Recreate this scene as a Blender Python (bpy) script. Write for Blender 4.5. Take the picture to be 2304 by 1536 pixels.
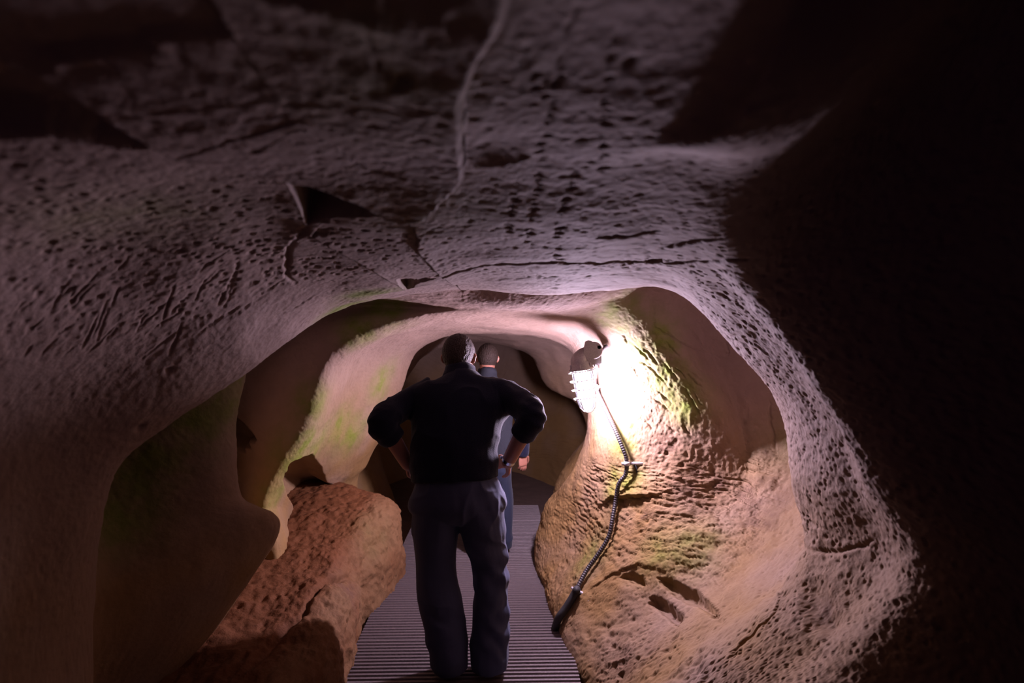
import bpy, bmesh, math, random
import numpy as np
from mathutils import Vector, Matrix, noise as mnoise
from mathutils.bvhtree import BVHTree

# ------------------------------------------------------------------ clear
for o in list(bpy.data.objects):
    bpy.data.objects.remove(o, do_unlink=True)
sc = bpy.context.scene
COL = sc.collection
RES = 1.0            # mesh density of the rock shell

# ------------------------------------------------------------------ camera
EYE = Vector((0.0, 0.0, 1.6))
FPX = 1280.0         # focal length in pixels of the 2304 px frame
cam_data = bpy.data.cameras.new('camera')
cam = bpy.data.objects.new('camera', cam_data)
COL.objects.link(cam)
cam.location = EYE
cam.rotation_euler = (math.pi / 2, 0, 0)
cam_data.sensor_width = 36.0
cam_data.lens = FPX / 2304.0 * 36.0
cam_data.clip_start = 0.02
cam_data.clip_end = 60
cam_data.dof.use_dof = True
cam_data.dof.focus_distance = 3.0
cam_data.dof.aperture_fstop = 2.4
sc.camera = cam

# ------------------------------------------------------------------ world, exposure
world = bpy.data.worlds.new('world')
sc.world = world
world.use_nodes = True
bg = world.node_tree.nodes['Background']
bg.inputs[0].default_value = (0.30, 0.13, 0.62, 1)
bg.inputs[1].default_value = 0.07  # faint purple fill, added; it enters through the passage's open back end
sc.view_settings.view_transform = 'Standard'
sc.view_settings.look = 'None'
sc.view_settings.gamma = 1.0
sc.view_settings.exposure = 0.0
sc.view_settings.use_curve_mapping = False
sc.cycles.max_bounces = 8
sc.cycles.diffuse_bounces = 5
sc.cycles.transparent_max_bounces = 12
sc.cycles.sample_clamp_indirect = 3.0
sc.cycles.use_denoising = True

LAMP_POWER = 1030.0                # emission strength of the fluorescent tube in the bulkhead lamp
LAMP_COLOR = (1.0, 0.79, 1.08)
LAMP = Vector((0.432, 3.40, 1.335))   # centre of the glass jar
LAMP_AX = Vector((0.16, 0.0, -1.0)).normalized()    # jar points down, tilted


# ------------------------------------------------------------------ small helpers
def P(px, py, d):
    return ((px - 1152.0) / FPX * d, d, 1.6 - (py - 768.0) / FPX * d)


def W(x, d, z):
    return (x, d, z)


def V(t):
    return Vector(t)


def link(name, me, parent=None):
    o = bpy.data.objects.new(name, me)
    COL.objects.link(o)
    if parent is not None:
        o.parent = parent
        o.matrix_parent_inverse = parent.matrix_world.inverted() if False else Matrix.Translation(-parent.location)
    return o


def empty(name, loc, label=None, cat=None, group=None):
    o = bpy.data.objects.new(name, None)
    COL.objects.link(o)
    o.location = loc
    o.empty_display_size = 0.1
    tag(o, label, cat, group)
    return o


def tag(o, label=None, cat=None, group=None, kind=None):
    if label: o['label'] = label
    if cat: o['category'] = cat
    if group: o['group'] = group
    if kind: o['kind'] = kind


def mesh_np(name, verts, faces, mat=None, smooth=True):
    me = bpy.data.meshes.new(name)
    verts = np.asarray(verts, dtype=np.float32)
    faces = np.asarray(faces, dtype=np.int32)
    n = faces.shape[1]
    me.vertices.add(len(verts))
    me.vertices.foreach_set('co', verts.ravel())
    me.loops.add(faces.size)
    me.loops.foreach_set('vertex_index', faces.ravel())
    me.polygons.add(len(faces))
    me.polygons.foreach_set('loop_start', np.arange(0, faces.size, n, dtype=np.int32))
    me.polygons.foreach_set('loop_total', np.full(len(faces), n, dtype=np.int32))
    me.polygons.foreach_set('use_smooth', np.full(len(faces), smooth))
    me.update(calc_edges=True)
    if mat: me.materials.append(mat)
    return me


def grid_faces(nv, nu, off=0):
    i = np.arange(nv - 1)[:, None] * nu + np.arange(nu - 1)[None, :] + off
    return np.stack([i, i + 1, i + nu + 1, i + nu], -1).reshape(-1, 4)


def set_attr(me, name, vals):
    a = me.attributes.new(name, 'FLOAT', 'POINT')
    a.data.foreach_set('value', np.asarray(vals, dtype=np.float32).ravel())


# ------------------------------------------------------------------ numpy noise
def _hash(ix, iy, iz, seed):
    h = (ix.astype(np.int64) * 374761393 + iy.astype(np.int64) * 668265263 + iz.astype(np.int64) * 2147483647 + seed * 1274126177) & 0xFFFFFFFF
    h = ((h ^ (h >> 13)) * 1274126177) & 0xFFFFFFFF
    h = ((h ^ (h >> 16)) * 2246822519) & 0xFFFFFFFF
    return (h ^ (h >> 15)) & 0xFFFFFFFF


def vnoise(p, seed=0):
    """smooth value noise in -1..1 for an (n,3) array"""
    f = np.floor(p)
    t = p - f
    t = t * t * t * (t * (t * 6 - 15) + 10)
    ix, iy, iz = f[:, 0].astype(np.int64), f[:, 1].astype(np.int64), f[:, 2].astype(np.int64)
    out = 0
    for dx in (0, 1):
        wx = t[:, 0] if dx else 1 - t[:, 0]
        for dy in (0, 1):
            wy = t[:, 1] if dy else 1 - t[:, 1]
            for dz in (0, 1):
                wz = t[:, 2] if dz else 1 - t[:, 2]
                out = out + wx * wy * wz * (_hash(ix + dx, iy + dy, iz + dz, seed) / 4294967295.0)
    return out * 2 - 1


def fbm(p, scale, octaves=4, seed=0, gain=0.5):
    p = np.asarray(p, dtype=np.float64) * scale
    a, s, out = 1.0, 0.0, 0.0
    for k in range(octaves):
        out = out + a * vnoise(p + 17.3 * k, seed + k)
        s += a
        a *= gain
        p = p * 2.03
    return out / s


def pits(p, cell, seed=0, prob=1.0, rmin=0.25, rmax=0.5):
    """depth 0..1 of scattered round pits; at most one per lattice cell"""
    q = np.asarray(p, dtype=np.float64) / cell
    f = np.floor(q).astype(np.int64)
    out = np.zeros(len(q))
    for dx in (-1, 0, 1):
        for dy in (-1, 0, 1):
            for dz in (-1, 0, 1):
                cx, cy, cz = f[:, 0] + dx, f[:, 1] + dy, f[:, 2] + dz
                h1 = _hash(cx, cy, cz, seed) / 4294967295.0
                h2 = _hash(cx, cy, cz, seed + 1) / 4294967295.0
                h3 = _hash(cx, cy, cz, seed + 2) / 4294967295.0
                h4 = _hash(cx, cy, cz, seed + 3) / 4294967295.0
                h5 = _hash(cx, cy, cz, seed + 4) / 4294967295.0
                d = np.sqrt((cx + h1 - q[:, 0]) ** 2 + (cy + h2 - q[:, 1]) ** 2 + (cz + h3 - q[:, 2]) ** 2)
                r = rmin + (rmax - rmin) * h4
                v = np.clip(1 - (d / r) ** 2, 0, 1) * (h5 < prob) * (0.5 + 0.5 * h4)
                out = np.maximum(out, v)
    return out


def sstep(a, b, x):
    t = np.clip((x - a) / (b - a), 0, 1)
    return t * t * (3 - 2 * t)


# ------------------------------------------------------------------ materials
def new_mat(name):
    m = bpy.data.materials.new(name)
    m.use_nodes = True
    nt = m.node_tree
    b = nt.nodes['Principled BSDF']
    return m, nt, b


def simple(name, col, rough=0.6, metal=0.0, bump=0.0, bscale=60.0, vary=0.0, spec=0.5, sheen=0.0):
    m, nt, b = new_mat(name)
    b.inputs['Base Color'].default_value = (*col, 1)
    b.inputs['Roughness'].default_value = rough
    b.inputs['Metallic'].default_value = metal
    b.inputs['Specular IOR Level'].default_value = spec
    if sheen:
        b.inputs['Sheen Weight'].default_value = sheen
        b.inputs['Sheen Roughness'].default_value = 0.4
    tc = nt.nodes.new('ShaderNodeTexCoord')
    if bump or vary:
        n = nt.nodes.new('ShaderNodeTexNoise')
        n.inputs['Scale'].default_value = bscale
        n.inputs['Detail'].default_value = 6
        nt.links.new(tc.outputs['Object'], n.inputs['Vector'])
        if bump:
            bp = nt.nodes.new('ShaderNodeBump')
            bp.inputs['Strength'].default_value = bump
            bp.inputs['Distance'].default_value = 0.01
            nt.links.new(n.outputs['Fac'], bp.inputs['Height'])
            nt.links.new(bp.outputs['Normal'], b.inputs['Normal'])
        if vary:
            r = nt.nodes.new('ShaderNodeMix')
            r.data_type = 'RGBA'
            r.inputs[6].default_value = (*[c * (1 - vary) for c in col], 1)
            r.inputs[7].default_value = (*[min(1, c * (1 + vary)) for c in col], 1)
            nt.links.new(n.outputs['Fac'], r.inputs[0])
            nt.links.new(r.outputs[2], b.inputs['Base Color'])
    return m


def rock_material(name, stone, clay, green, fine=1.0):
    """limestone: stone / clay colour by the 'clay' attribute, algae by 'algae', dark stain by 'stain'"""
    m, nt, b = new_mat(name)
    N, L = nt.nodes, nt.links
    tc = N.new('ShaderNodeTexCoord')

    def noise(scale, detail=5, rough=0.55):
        n = N.new('ShaderNodeTexNoise')
        n.inputs['Scale'].default_value = scale
        n.inputs['Detail'].default_value = detail
        n.inputs['Roughness'].default_value = rough
        L.new(tc.outputs['Object'], n.inputs['Vector'])
        return n

    def mixc(fac, a, bb, mode='MIX'):
        x = N.new('ShaderNodeMix')
        x.data_type = 'RGBA'
        x.blend_type = mode
        for s, v in ((x.inputs[0], fac), (x.inputs[6], a), (x.inputs[7], bb)):
            if isinstance(v, (tuple, list)): s.default_value = (*v, 1) if len(v) == 3 else v
            elif isinstance(v, (int, float)): s.default_value = v
            else: L.new(v, s)
        return x.outputs[2]

    def attr(nm):
        a = N.new('ShaderNodeAttribute')
        a.attribute_name = nm
        return a.outputs['Fac']

    def mul(a, bb, op='MULTIPLY', clamp=False):
        x = N.new('ShaderNodeMath')
        x.operation = op
        x.use_clamp = clamp
        for s, v in ((x.inputs[0], a), (x.inputs[1], bb)):
            if isinstance(v, (int, float)): s.default_value = v
            else: L.new(v, s)
        return x.outputs[0]

    big, mid, fin = noise(2.2), noise(11), noise(70, 4)
    base = mixc(attr('clay'), stone, clay)
    dark = mixc(1.0, base, (0.62, 0.58, 0.56), 'MULTIPLY')
    c = mixc(mul(mid.outputs['Fac'], 0.75), base, dark)
    c = mixc(mul(big.outputs['Fac'], 0.35), c, mixc(1.0, base, (1.15, 1.05, 0.92), 'MULTIPLY'))
    gfac = mul(attr('algae'), mul(mul(mid.outputs['Fac'], 0.42, 'SUBTRACT'), 5.0, 'MULTIPLY', True), 'MULTIPLY', True)
    c = mixc(mul(gfac, 0.85), c, green)
    c = mixc(mul(attr('algae'), 0.5), c, tuple(g * 1.5 for g in green))
    c = mixc(mul(attr('stain'), mul(mul(mid.outputs['Fac'], 0.36, 'SUBTRACT'), 3.0, 'MULTIPLY', True)), c, (0.10, 0.05, 0.03))
    L.new(c, b.inputs['Base Color'])
    b.inputs['Roughness'].default_value = 0.82
    b.inputs['Specular IOR Level'].default_value = 0.25
    h = mul(mul(mid.outputs['Fac'], 0.5), mul(fin.outputs['Fac'], 0.35), 'ADD')
    bp = N.new('ShaderNodeBump')
    bp.inputs['Strength'].default_value = 0.55 * fine
    bp.inputs['Distance'].default_value = 0.012
    L.new(h, bp.inputs['Height'])
    L.new(bp.outputs['Normal'], b.inputs['Normal'])
    return m


M_ROCK = rock_material('cave limestone', (0.275, 0.207, 0.182), (0.25, 0.152, 0.058), (0.105, 0.15, 0.010))
M_CLAY = rock_material('red clay rock', (0.16, 0.088, 0.038), (0.125, 0.046, 0.014), (0.08, 0.10, 0.02), 1.8)
M_MUD = simple('dark cave mud', (0.10, 0.06, 0.045), 0.9, bump=0.6, bscale=12, vary=0.4)


# ------------------------------------------------------------------ rock shell
# Rings of the passage, from behind the camera to the far end; 16 points each,
# from the left foot over the ceiling to the right foot.
R_OPEN = [W(-1.5,-2.6,-.2),W(-1.6,-2.6,.5),W(-1.6,-2.6,1.1),W(-1.5,-2.6,1.6),W(-1.2,-2.6,2.0),W(-.8,-2.6,2.2),W(-.4,-2.6,2.3),W(0,-2.6,2.3),W(.4,-2.6,2.3),W(.8,-2.6,2.2),W(1.2,-2.6,2.0),W(1.5,-2.6,1.6),W(1.6,-2.6,1.1),W(1.5,-2.6,.6),W(1.1,-2.6,.1),W(.7,-2.6,-.25)]
R_BACK = [W(-1.7,-1.2,-.2),W(-1.75,-1.2,.5),W(-1.75,-1.2,1.1),W(-1.65,-1.2,1.6),W(-1.3,-1.2,2.05),W(-.8,-1.2,2.25),W(-.4,-1.2,2.3),W(0,-1.2,2.35),W(.4,-1.2,2.45),W(.9,-1.2,2.6),W(1.4,-1.2,2.5),W(1.9,-1.2,1.9),W(2.0,-1.2,1.2),W(1.9,-1.2,.6),W(1.3,-1.2,.1),W(.7,-1.2,-.25)]
R_ZERO = [W(-1.6,0,-.2),W(-1.55,0,.5),W(-1.5,0,1.1),W(-1.4,.0,1.5),W(-1.1,.0,1.8),W(-.7,.0,1.92),W(-.35,.0,1.95),W(-.05,.0,1.95),W(.2,.0,2.0),W(.45,.0,2.5),W(1.5,.1,2.85),W(2.1,.1,2.1),W(2.2,.1,1.3),W(2.1,.1,.65),W(1.4,.1,.1),W(.65,.1,-.25)]
R_N0 = [W(-1.4,.65,-.2),W(-1.38,.65,.5),W(-1.33,.65,1.1),W(-1.24,.65,1.43),W(-.95,.6,1.69),W(-.62,.6,1.83),W(-.3,.57,1.865),W(-.05,.57,1.87),W(.21,.57,1.87),W(.34,.58,1.90),W(1.1,.9,2.35),W(1.85,1.05,1.7),W(1.95,1.05,1.1),W(1.85,1.05,.65),W(1.1,1.0,.2),W(.5,.9,-.2)]
R_N = [W(-1.32,1.15,-.2),W(-1.29,1.15,.5),W(-1.27,1.15,1.05),W(-1.19,1.15,1.40),P(170,610,1.12),P(480,430,.93),P(770,385,.86),P(1030,378,.84),P(1310,385,.84),P(1580,395,.88),P(1770,600,1.32),P(1970,870,1.38),P(2090,1100,1.36),P(2190,1330,1.36),P(1940,1740,1.42),W(.45,1.5,-.2)]
R_N1 = [W(-1.28,1.45,-.2),W(-1.25,1.45,.6),W(-1.24,1.45,1.08),W(-1.17,1.45,1.39),P(370,740,1.48),P(600,590,1.42),P(840,570,1.37),P(1040,568,1.36),P(1260,572,1.36),P(1500,574,1.40),P(1670,680,1.68),P(1845,900,1.72),P(1915,1100,1.70),P(1940,1320,1.68),P(1560,1700,1.85),W(.43,1.85,-.2)]
R_A = [W(-1.26,1.7,-.2),P(212,1400,1.7),P(240,1130,1.7),P(320,1000,1.75),P(540,850,1.95),P(735,708,2.2),P(890,668,2.4),P(1040,648,2.55),P(1250,660,2.55),P(1480,642,2.4),P(1610,735,2.25),P(1750,915,2.2),P(1785,1090,2.15),P(1785,1300,2.0),P(1370,1700,2.15),W(.4,2.15,-.2)]
R_V1 = [W(-1.72,1.85,-.2),W(-1.38,1.92,.6),W(-1.42,1.92,1.1),W(-1.42,1.95,1.45),W(-1.28,2.12,1.8),W(-1.0,2.38,1.97),P(890,615,2.6),P(1040,600,2.78),P(1250,610,2.78),P(1500,570,2.85),P(1700,650,2.9),P(1810,930,2.8),P(1830,1090,2.6),P(1760,1280,2.3),W(.40,2.5,.02),W(.48,2.5,-.2)]
R_AP = [W(-1.75,1.9,-.2),P(612,1240,2.45),P(535,1110,2.30),P(522,1000,2.25),P(545,860,2.28),P(600,740,2.5),P(850,655,2.8),P(1040,676,2.98),P(1250,682,2.98),P(1480,650,3.08),P(1600,770,3.20),P(1680,950,3.06),P(1700,1100,2.85),P(1590,1300,2.7),W(.345,2.75,.03),W(.42,2.75,-.2)]
R_V2 = [W(-1.4,3.1,-.2),P(520,1250,3.15),P(500,1110,3.25),P(490,1000,3.25),P(520,850,3.25),P(640,700,3.25),P(810,685,3.2),P(1040,692,3.12),P(1250,697,3.12),P(1400,690,3.12),P(1550,835,3.10),P(1640,1000,3.03),P(1640,1110,2.97),P(1480,1250,2.95),W(.285,3.05,.03),W(.36,3.05,-.2)]
R_B = [W(-1.15,3.15,-.2),P(620,1200,3.1),P(600,1130,3.1),P(640,1040,3.1),P(695,940,3.1),P(750,800,3.1),P(870,735,3.12),P(1040,705,3.2),P(1250,705,3.25),P(1362,739,3.3),P(1455,850,3.26),P(1500,1000,3.22),P(1470,1105,3.2),P(1370,1250,3.2),W(.25,3.25,.03),W(.33,3.25,-.2)]
R_C0 = [W(-1.2,3.8,-.2),P(680,1180,3.8),P(700,1090,3.7),P(740,1000,3.6),P(770,920,3.6),P(825,810,3.6),P(930,750,3.6),P(1060,728,3.6),P(1230,722,3.6),P(1322,742,3.6),P(1396,860,3.48),P(1375,1000,3.5),P(1350,1100,3.6),P(1290,1220,3.7),W(.21,3.65,.03),W(.3,3.7,-.2)]
R_C = [W(-1.1,4.5,-.2),P(800,1100,4.4),P(830,1040,4.4),P(870,960,4.4),P(900,880,4.4),P(932,800,4.4),P(1000,757,4.4),P(1080,750,4.4),P(1210,758,4.3),P(1285,792,4.15),P(1316,880,4.0),P(1322,970,4.0),P(1290,1060,4.1),P(1228,1140,4.3),W(.17,4.2,.03),W(.25,4.2,-.2)]
R_D = [W(-1.3,5.0,-.2),P(760,1050,5),P(790,980,5),P(830,920,5),P(870,850,5),P(910,780,5),P(990,745,5),P(1080,742,5),P(1205,748,4.95),P(1290,790,4.9),P(1345,870,4.8),P(1350,950,4.8),P(1330,1040,4.8),P(1270,1110,4.8),W(.35,4.8,.03),W(.45,4.8,-.2)]
R_E = [W(-1.1,5.7,-.2),P(850,1020,5.7),P(870,960,5.7),P(890,900,5.7),P(915,850,5.7),P(950,805,5.7),P(1010,775,5.7),P(1080,768,5.7),P(1150,780,5.7),P(1195,802,5.7),P(1232,868,5.6),P(1300,905,5.4),P(1320,980,5.3),P(1260,1060,5.3),W(.4,5.2,.03),W(.5,5.2,-.2)]
R_F = [W(-1.5,6.6,-.2),W(-1.6,6.6,.4),W(-1.6,6.6,.8),W(-1.5,6.6,1.2),W(-1.3,6.6,1.5),W(-1.0,6.6,1.75),W(-.6,6.6,1.85),W(-.2,6.6,1.85),W(.2,6.5,1.8),W(.5,6.4,1.7),W(.8,6.3,1.5),W(.95,6.2,1.2),W(.95,6.1,.9),W(.9,6.1,.5),W(.7,6.1,.1),W(.7,6.1,-.2)]
R_G = [W(-1.0,7.6,-.2),W(-1.1,7.6,.4),W(-1.1,7.6,.8),W(-1.0,7.6,1.1),W(-.9,7.6,1.3),W(-.7,7.6,1.45),W(-.4,7.6,1.5),W(-.2,7.6,1.5),W(0,7.5,1.45),W(.2,7.4,1.4),W(.4,7.3,1.2),W(.5,7.2,1.0),W(.5,7.1,.7),W(.45,7.1,.4),W(.4,7.1,.1),W(.3,7.1,-.2)]
R_H = [W(-.35, 7.9, -.25 + .9 * math.sin(math.pi * k / 15)) for k in range(16)]
RINGS = np.array([R_OPEN, R_BACK, R_ZERO, R_N0, R_N, R_N1, R_A, R_V1, R_AP, R_V2, R_B, R_C0, R_C, R_D, R_E, R_F, R_G, R_H], dtype=np.float64)
SEGV = [10, 14, 46, 150, 120, 110, 80, 80, 56, 60, 76, 70, 36, 36, 24, 14, 8]
SEGU = [24, 30, 40, 60, 76, 84, 90, 90, 84, 76, 64, 60, 64, 70, 24]


def cr(ctrl, seg, axis0=True):
    """Catmull-Rom along axis 0 with seg[i] samples in interval i"""
    n = len(ctrl)
    out = []
    for i in range(n - 1):
        p0, p1, p2, p3 = ctrl[max(i - 1, 0)], ctrl[i], ctrl[i + 1], ctrl[min(i + 2, n - 1)]
        k = seg[i] if not np.isscalar(seg) else seg
        for t in np.arange(k) / k:
            m1, m2 = (p2 - p0) * .5, (p3 - p1) * .5
            out.append((2*t**3 - 3*t**2 + 1) * p1 + (t**3 - 2*t**2 + t) * m1 + (-2*t**3 + 3*t**2) * p2 + (t**3 - t**2) * m2)
    out.append(ctrl[-1])
    return np.array(out)


def loft(rings, segv, segu):
    a = cr(rings, segv)                        # (nv, 16, 3)
    b = cr(np.swapaxes(a, 0, 1), segu)         # (nu, nv, 3)
    return np.swapaxes(b, 0, 1)                # (nv, nu, 3)


def grid_normals(G):
    dv = np.gradient(G, axis=0)
    du = np.gradient(G, axis=1)
    n = np.cross(dv, du)
    n /= (np.linalg.norm(n, axis=-1, keepdims=True) + 1e-12)
    return n


coarse = loft(RINGS, 8, 6)
cn = coarse.shape
BVH = BVHTree.FromPolygons([tuple(v) for v in coarse.reshape(-1, 3)], grid_faces(cn[0], cn[1]).tolist())


def hit(px, py, lift=0.0):
    """the point of the rock shell seen at a pixel of the photograph (and its inward normal)"""
    d = Vector(((px - 1152) / FPX, 1.0, -(py - 768) / FPX)).normalized()
    loc, nor, _, dist = BVH.ray_cast(EYE, d)
    if loc is None:
        return EYE + d * 3, -d
    if nor.dot(d) > 0: nor = -nor
    return loc + nor * lift, nor


def hits(pts):
    return np.array([hit(*p)[0] for p in pts], dtype=np.float64)


segv = [max(2, int(round(s * RES))) for s in SEGV]
segu = [max(3, int(round(s * RES))) for s in SEGU]
G = loft(RINGS, segv, segu)
NV, NU = G.shape[:2]
NRM = grid_normals(G)                 # outward or inward, fixed below
mid = G.mean(axis=1, keepdims=True)
sgn = np.sign(((G - mid) * NRM).sum(-1).mean())
NRM = NRM * sgn                       # outward (into the rock)
pts = G.reshape(-1, 3).copy()
nrm = NRM.reshape(-1, 3)
VIDX = np.repeat(np.concatenate([np.interp(np.arange(NV), np.concatenate([[0], np.cumsum(segv)]), np.arange(len(RINGS)))]), NU)
UIDX = np.tile(np.interp(np.arange(NU), np.concatenate([[0], np.cumsum(segu)]), np.arange(16)), NV)
disp = np.zeros(len(pts))             # + = into the rock
extra = np.zeros((len(pts), 3))


def blob(centers, r):
    """soft 0..1 mask around 3-D points"""
    c = hits(centers) if len(centers[0]) == 2 else np.asarray(centers)
    out = np.zeros(len(pts))
    for q in c:
        out = np.maximum(out, np.exp(-((pts - q) ** 2).sum(-1) / (r * r)))
    return out


def seg_dist(poly3, reach):
    """distance to a 3-D polyline, signed side and arclength parameter for vertices in reach"""
    lo, hi = poly3.min(0) - reach, poly3.max(0) + reach
    sel = np.where(((pts > lo) & (pts < hi)).all(1))[0]
    q = pts[sel]
    best = np.full(len(sel), 1e9)
    side = np.zeros(len(sel))
    tt = np.zeros(len(sel))
    n = len(poly3) - 1
    for i in range(n):
        a, b = poly3[i], poly3[i + 1]
        ab = b - a
        t = np.clip(((q - a) @ ab) / (ab @ ab), 0, 1)
        v = q - (a + t[:, None] * ab)
        d = np.linalg.norm(v, axis=1)
        s = np.sign((np.cross(ab, nrm[sel]) * v).sum(1))
        m = d < best
        best[m] = d[m]; side[m] = s[m]; tt[m] = (i + t[m]) / n
    return sel, best, side, tt


def refine(pxs, k=6, jag=3.0, seed=1):
    """subdivide and roughen a pixel polyline before it is laid on the rock"""
    rnd = random.Random(seed)
    out = []
    for i in range(len(pxs) - 1):
        for j in range(k):
            t = j / k
            w = jag * (0 if j == 0 else 1)
            out.append((pxs[i][0] * (1 - t) + pxs[i + 1][0] * t + rnd.uniform(-w, w), pxs[i][1] * (1 - t) + pxs[i + 1][1] * t + rnd.uniform(-w, w)))
    out.append(pxs[-1])
    return out


def crack(pxs, w=0.006, depth=0.012, jag=3.0, seed=1):
    p3 = hits(refine(pxs, 6, jag, seed))
    sel, d, s, t = seg_dist(p3, w * 4)
    disp[sel] += depth * np.exp(-(d / w) ** 2) * np.sin(np.pi * np.clip(t, 0.02, .98)) ** .4


def step(pxs, h=0.02, fall=0.12, edge=0.006, jag=3.0, seed=1, flip=1):
    """a broken edge: one side stands h proud of the other, fading over fall"""
    p3 = hits(refine(pxs, 6, jag, seed))
    sel, d, s, t = seg_dist(p3, fall * 1.6)
    sd = d * s * flip
    prof = np.where(sd > 0, np.exp(-sd / fall), 0) * sstep(-edge, edge, sd)
    disp[sel] -= h * prof * np.sin(np.pi * np.clip(t, 0.02, .98)) ** .5 * np.clip(1 - d / (fall * 1.6), 0, 1)


def hollow(pxs, depth=0.08, edge=0.012, jag=2.0, seed=1, soft=None):
    """a pocket eaten into the rock inside a closed outline"""
    p3 = hits(refine(list(pxs) + [pxs[0]], 5, jag, seed)[:-1])
    c = p3.mean(0)
    u, s_, vt = np.linalg.svd(p3 - c)
    e1, e2 = vt[0], vt[1]
    poly = np.stack([(p3 - c) @ e1, (p3 - c) @ e2], 1)
    R = np.linalg.norm(p3 - c, axis=1).max() + edge * 3
    sel = np.where(((pts - c) ** 2).sum(1) < (R * 1.1) ** 2)[0]
    q = np.stack([(pts[sel] - c) @ e1, (pts[sel] - c) @ e2], 1)
    inside = np.zeros(len(q), bool)
    dist = np.full(len(q), 1e9)
    n = len(poly)
    for i in range(n):
        a, b = poly[i], poly[(i + 1) % n]
        cond = ((a[1] > q[:, 1]) != (b[1] > q[:, 1]))
        xi = (b[0] - a[0]) * (q[:, 1] - a[1]) / (b[1] - a[1] + 1e-12) + a[0]
        inside ^= cond & (q[:, 0] < xi)
        ab = b - a
        t = np.clip(((q - a) @ ab) / (ab @ ab + 1e-12), 0, 1)
        dist = np.minimum(dist, np.linalg.norm(q - (a + t[:, None] * ab), axis=1))
    sd = np.where(inside, dist, -dist)
    disp[sel] += depth * sstep(-edge * .3, edge, sd) * (0.55 + 0.45 * sstep(0, edge * 5, sd))
    return sel, sd


# --- broad form -----------------------------------------------------
vis = sstep(2.2, 3.0, VIDX)
disp += np.clip(pts[:, 1] / 2.0 - .15, .12, 1) * 0.022 * fbm(pts, 2.6, 3, 3) * vis
disp += np.clip(pts[:, 1] / 2.4, .25, 1) * 0.007 * fbm(pts, 9, 3, 7)

# --- surface grain masks ---------------------------------------------
near_zone = sstep(2.3, 3.2, VIDX) * (1 - sstep(6.0, 6.25, VIDX))
ceil_zone = sstep(4.3, 5.5, UIDX) * (1 - sstep(9.6, 10.4, UIDX))
left_zone = 1 - sstep(4.5, 5.6, UIDX)
right_zone = sstep(9, 10.5, UIDX)
nm = sstep(-0.25, 0.25, fbm(pts, 3.2, 2, 21))
pit_small = pits(pts, 0.022, 5, 0.75, 0.25, 0.5)
pit_mid = pits(pts, 0.05, 11, 0.55, 0.22, 0.5)
pit_big = pits(pts, 0.12, 17, 0.35, 0.15, 0.34)

left_pits = blob([(80, 430), (200, 450), (330, 430), (450, 450), (560, 470), (120, 560), (300, 560), (450, 570), (600, 600), (250, 680), (430, 690), (60, 680)], 0.16)
bulge_pits = blob([(760, 530), (830, 530), (880, 560), (720, 600), (660, 560)], 0.13)
band_pits = blob([(1000, 600), (1100, 610), (1200, 620), (1300, 620), (1400, 600), (1500, 590), (1600, 620), (1640, 660)], 0.12)
ceil_rough = ceil_zone * near_zone
smooth_spot = blob([(430, 370), (520, 760), (600, 760), (650, 700), (450, 800)], 0.13)
amp = np.clip(1.15 * left_pits + 1.2 * bulge_pits + 0.9 * band_pits, 0, 1.4)
amp = np.maximum(amp, (0.5 - .25 * ceil_zone) * near_zone * (0.4 + 0.6 * nm)) * (1 - 0.9 * smooth_spot)
disp += amp * np.clip(pts[:, 1] / 1.5, .4, 1) * (0.0065 * pit_small + 0.006 * pit_mid * nm)
# right rim of the near arch and the flank beside the lamp: short raised chips
rim = right_zone * near_zone
disp += rim * (0.0042 * fbm(pts * np.array([1, .55, 1]), 60, 3, 41) + 0.004 * pit_small + 0.003 * pit_mid)
flank = sstep(9, 9.6, UIDX) * (1 - sstep(12.2, 12.8, UIDX)) * sstep(8.2, 9.0, VIDX) * (1 - sstep(10.6, 11.2, VIDX))
disp += flank * (0.005 * fbm(pts * np.array([1.1, .7, .6]), 60, 3, 43))
ch = ceil_zone * near_zone
nearer = np.clip(pts[:, 1] / 1.6, .35, 1)
disp += ch * (nearer * 0.0011 * fbm(pts, 26, 3, 47) + 0.0008 * fbm(pts, 75, 3, 48) + nearer * 0.002 * pit_small)
low_r = sstep(12.0, 12.7, UIDX) * sstep(5.2, 6.2, VIDX)
disp += low_r * (0.009 * fbm(pts * np.array([.6, .6, 1.6]), 16, 4, 51) + 0.006 * pit_small)
strata = sstep(11.2, 11.8, UIDX) * (1 - sstep(12.9, 13.3, UIDX)) * sstep(7.3, 8.0, VIDX) * (1 - sstep(11, 12, VIDX))
disp += strata * (0.010 * np.clip(1 - 4 * np.abs(fbm(pts * np.array([.5, .5, 2.4]), 14, 4, 53)), 0, 1) + 0.004 * fbm(pts * np.array([.6, .6, 2.0]), 50, 2, 54))
disp += 0.0022 * (1 - .7 * ch) * fbm(pts, 60, 2, 61)

# --- features laid on the rock -----------------------------------------
hollow([(-160, 30), (0, 118), (60, 138), (150, 185), (250, 250), (372, 322), (300, 336), (220, 326), (100, 300), (-40, 310), (-160, 330)], 0.06, 0.03, 1, 2)
hollow([(600, 362), (700, 384), (775, 410), (850, 448), (900, 484), (840, 484), (760, 484), (692, 500), (665, 440), (640, 400)], 0.11, 0.007, 1.2, 3)
step([(-60, 70), (0, 118), (150, 185), (260, 255), (372, 322), (480, 340), (615, 370), (760, 418), (850, 462), (900, 474), (960, 468), (1015, 415), (1047, 372), (1043, 300), (1040, 205), (1082, 110), (1130, 45), (1150, -60)], 0.030, 0.55, 0.008, 3, 4, flip=1)
step([(1060, 378), (1130, 372), (1200, 360)], 0.010, 0.06, 0.006, 3, 5, flip=1)
crack([(690, 505), (650, 560), (645, 620), (665, 640)], 0.006, 0.012)
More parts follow.
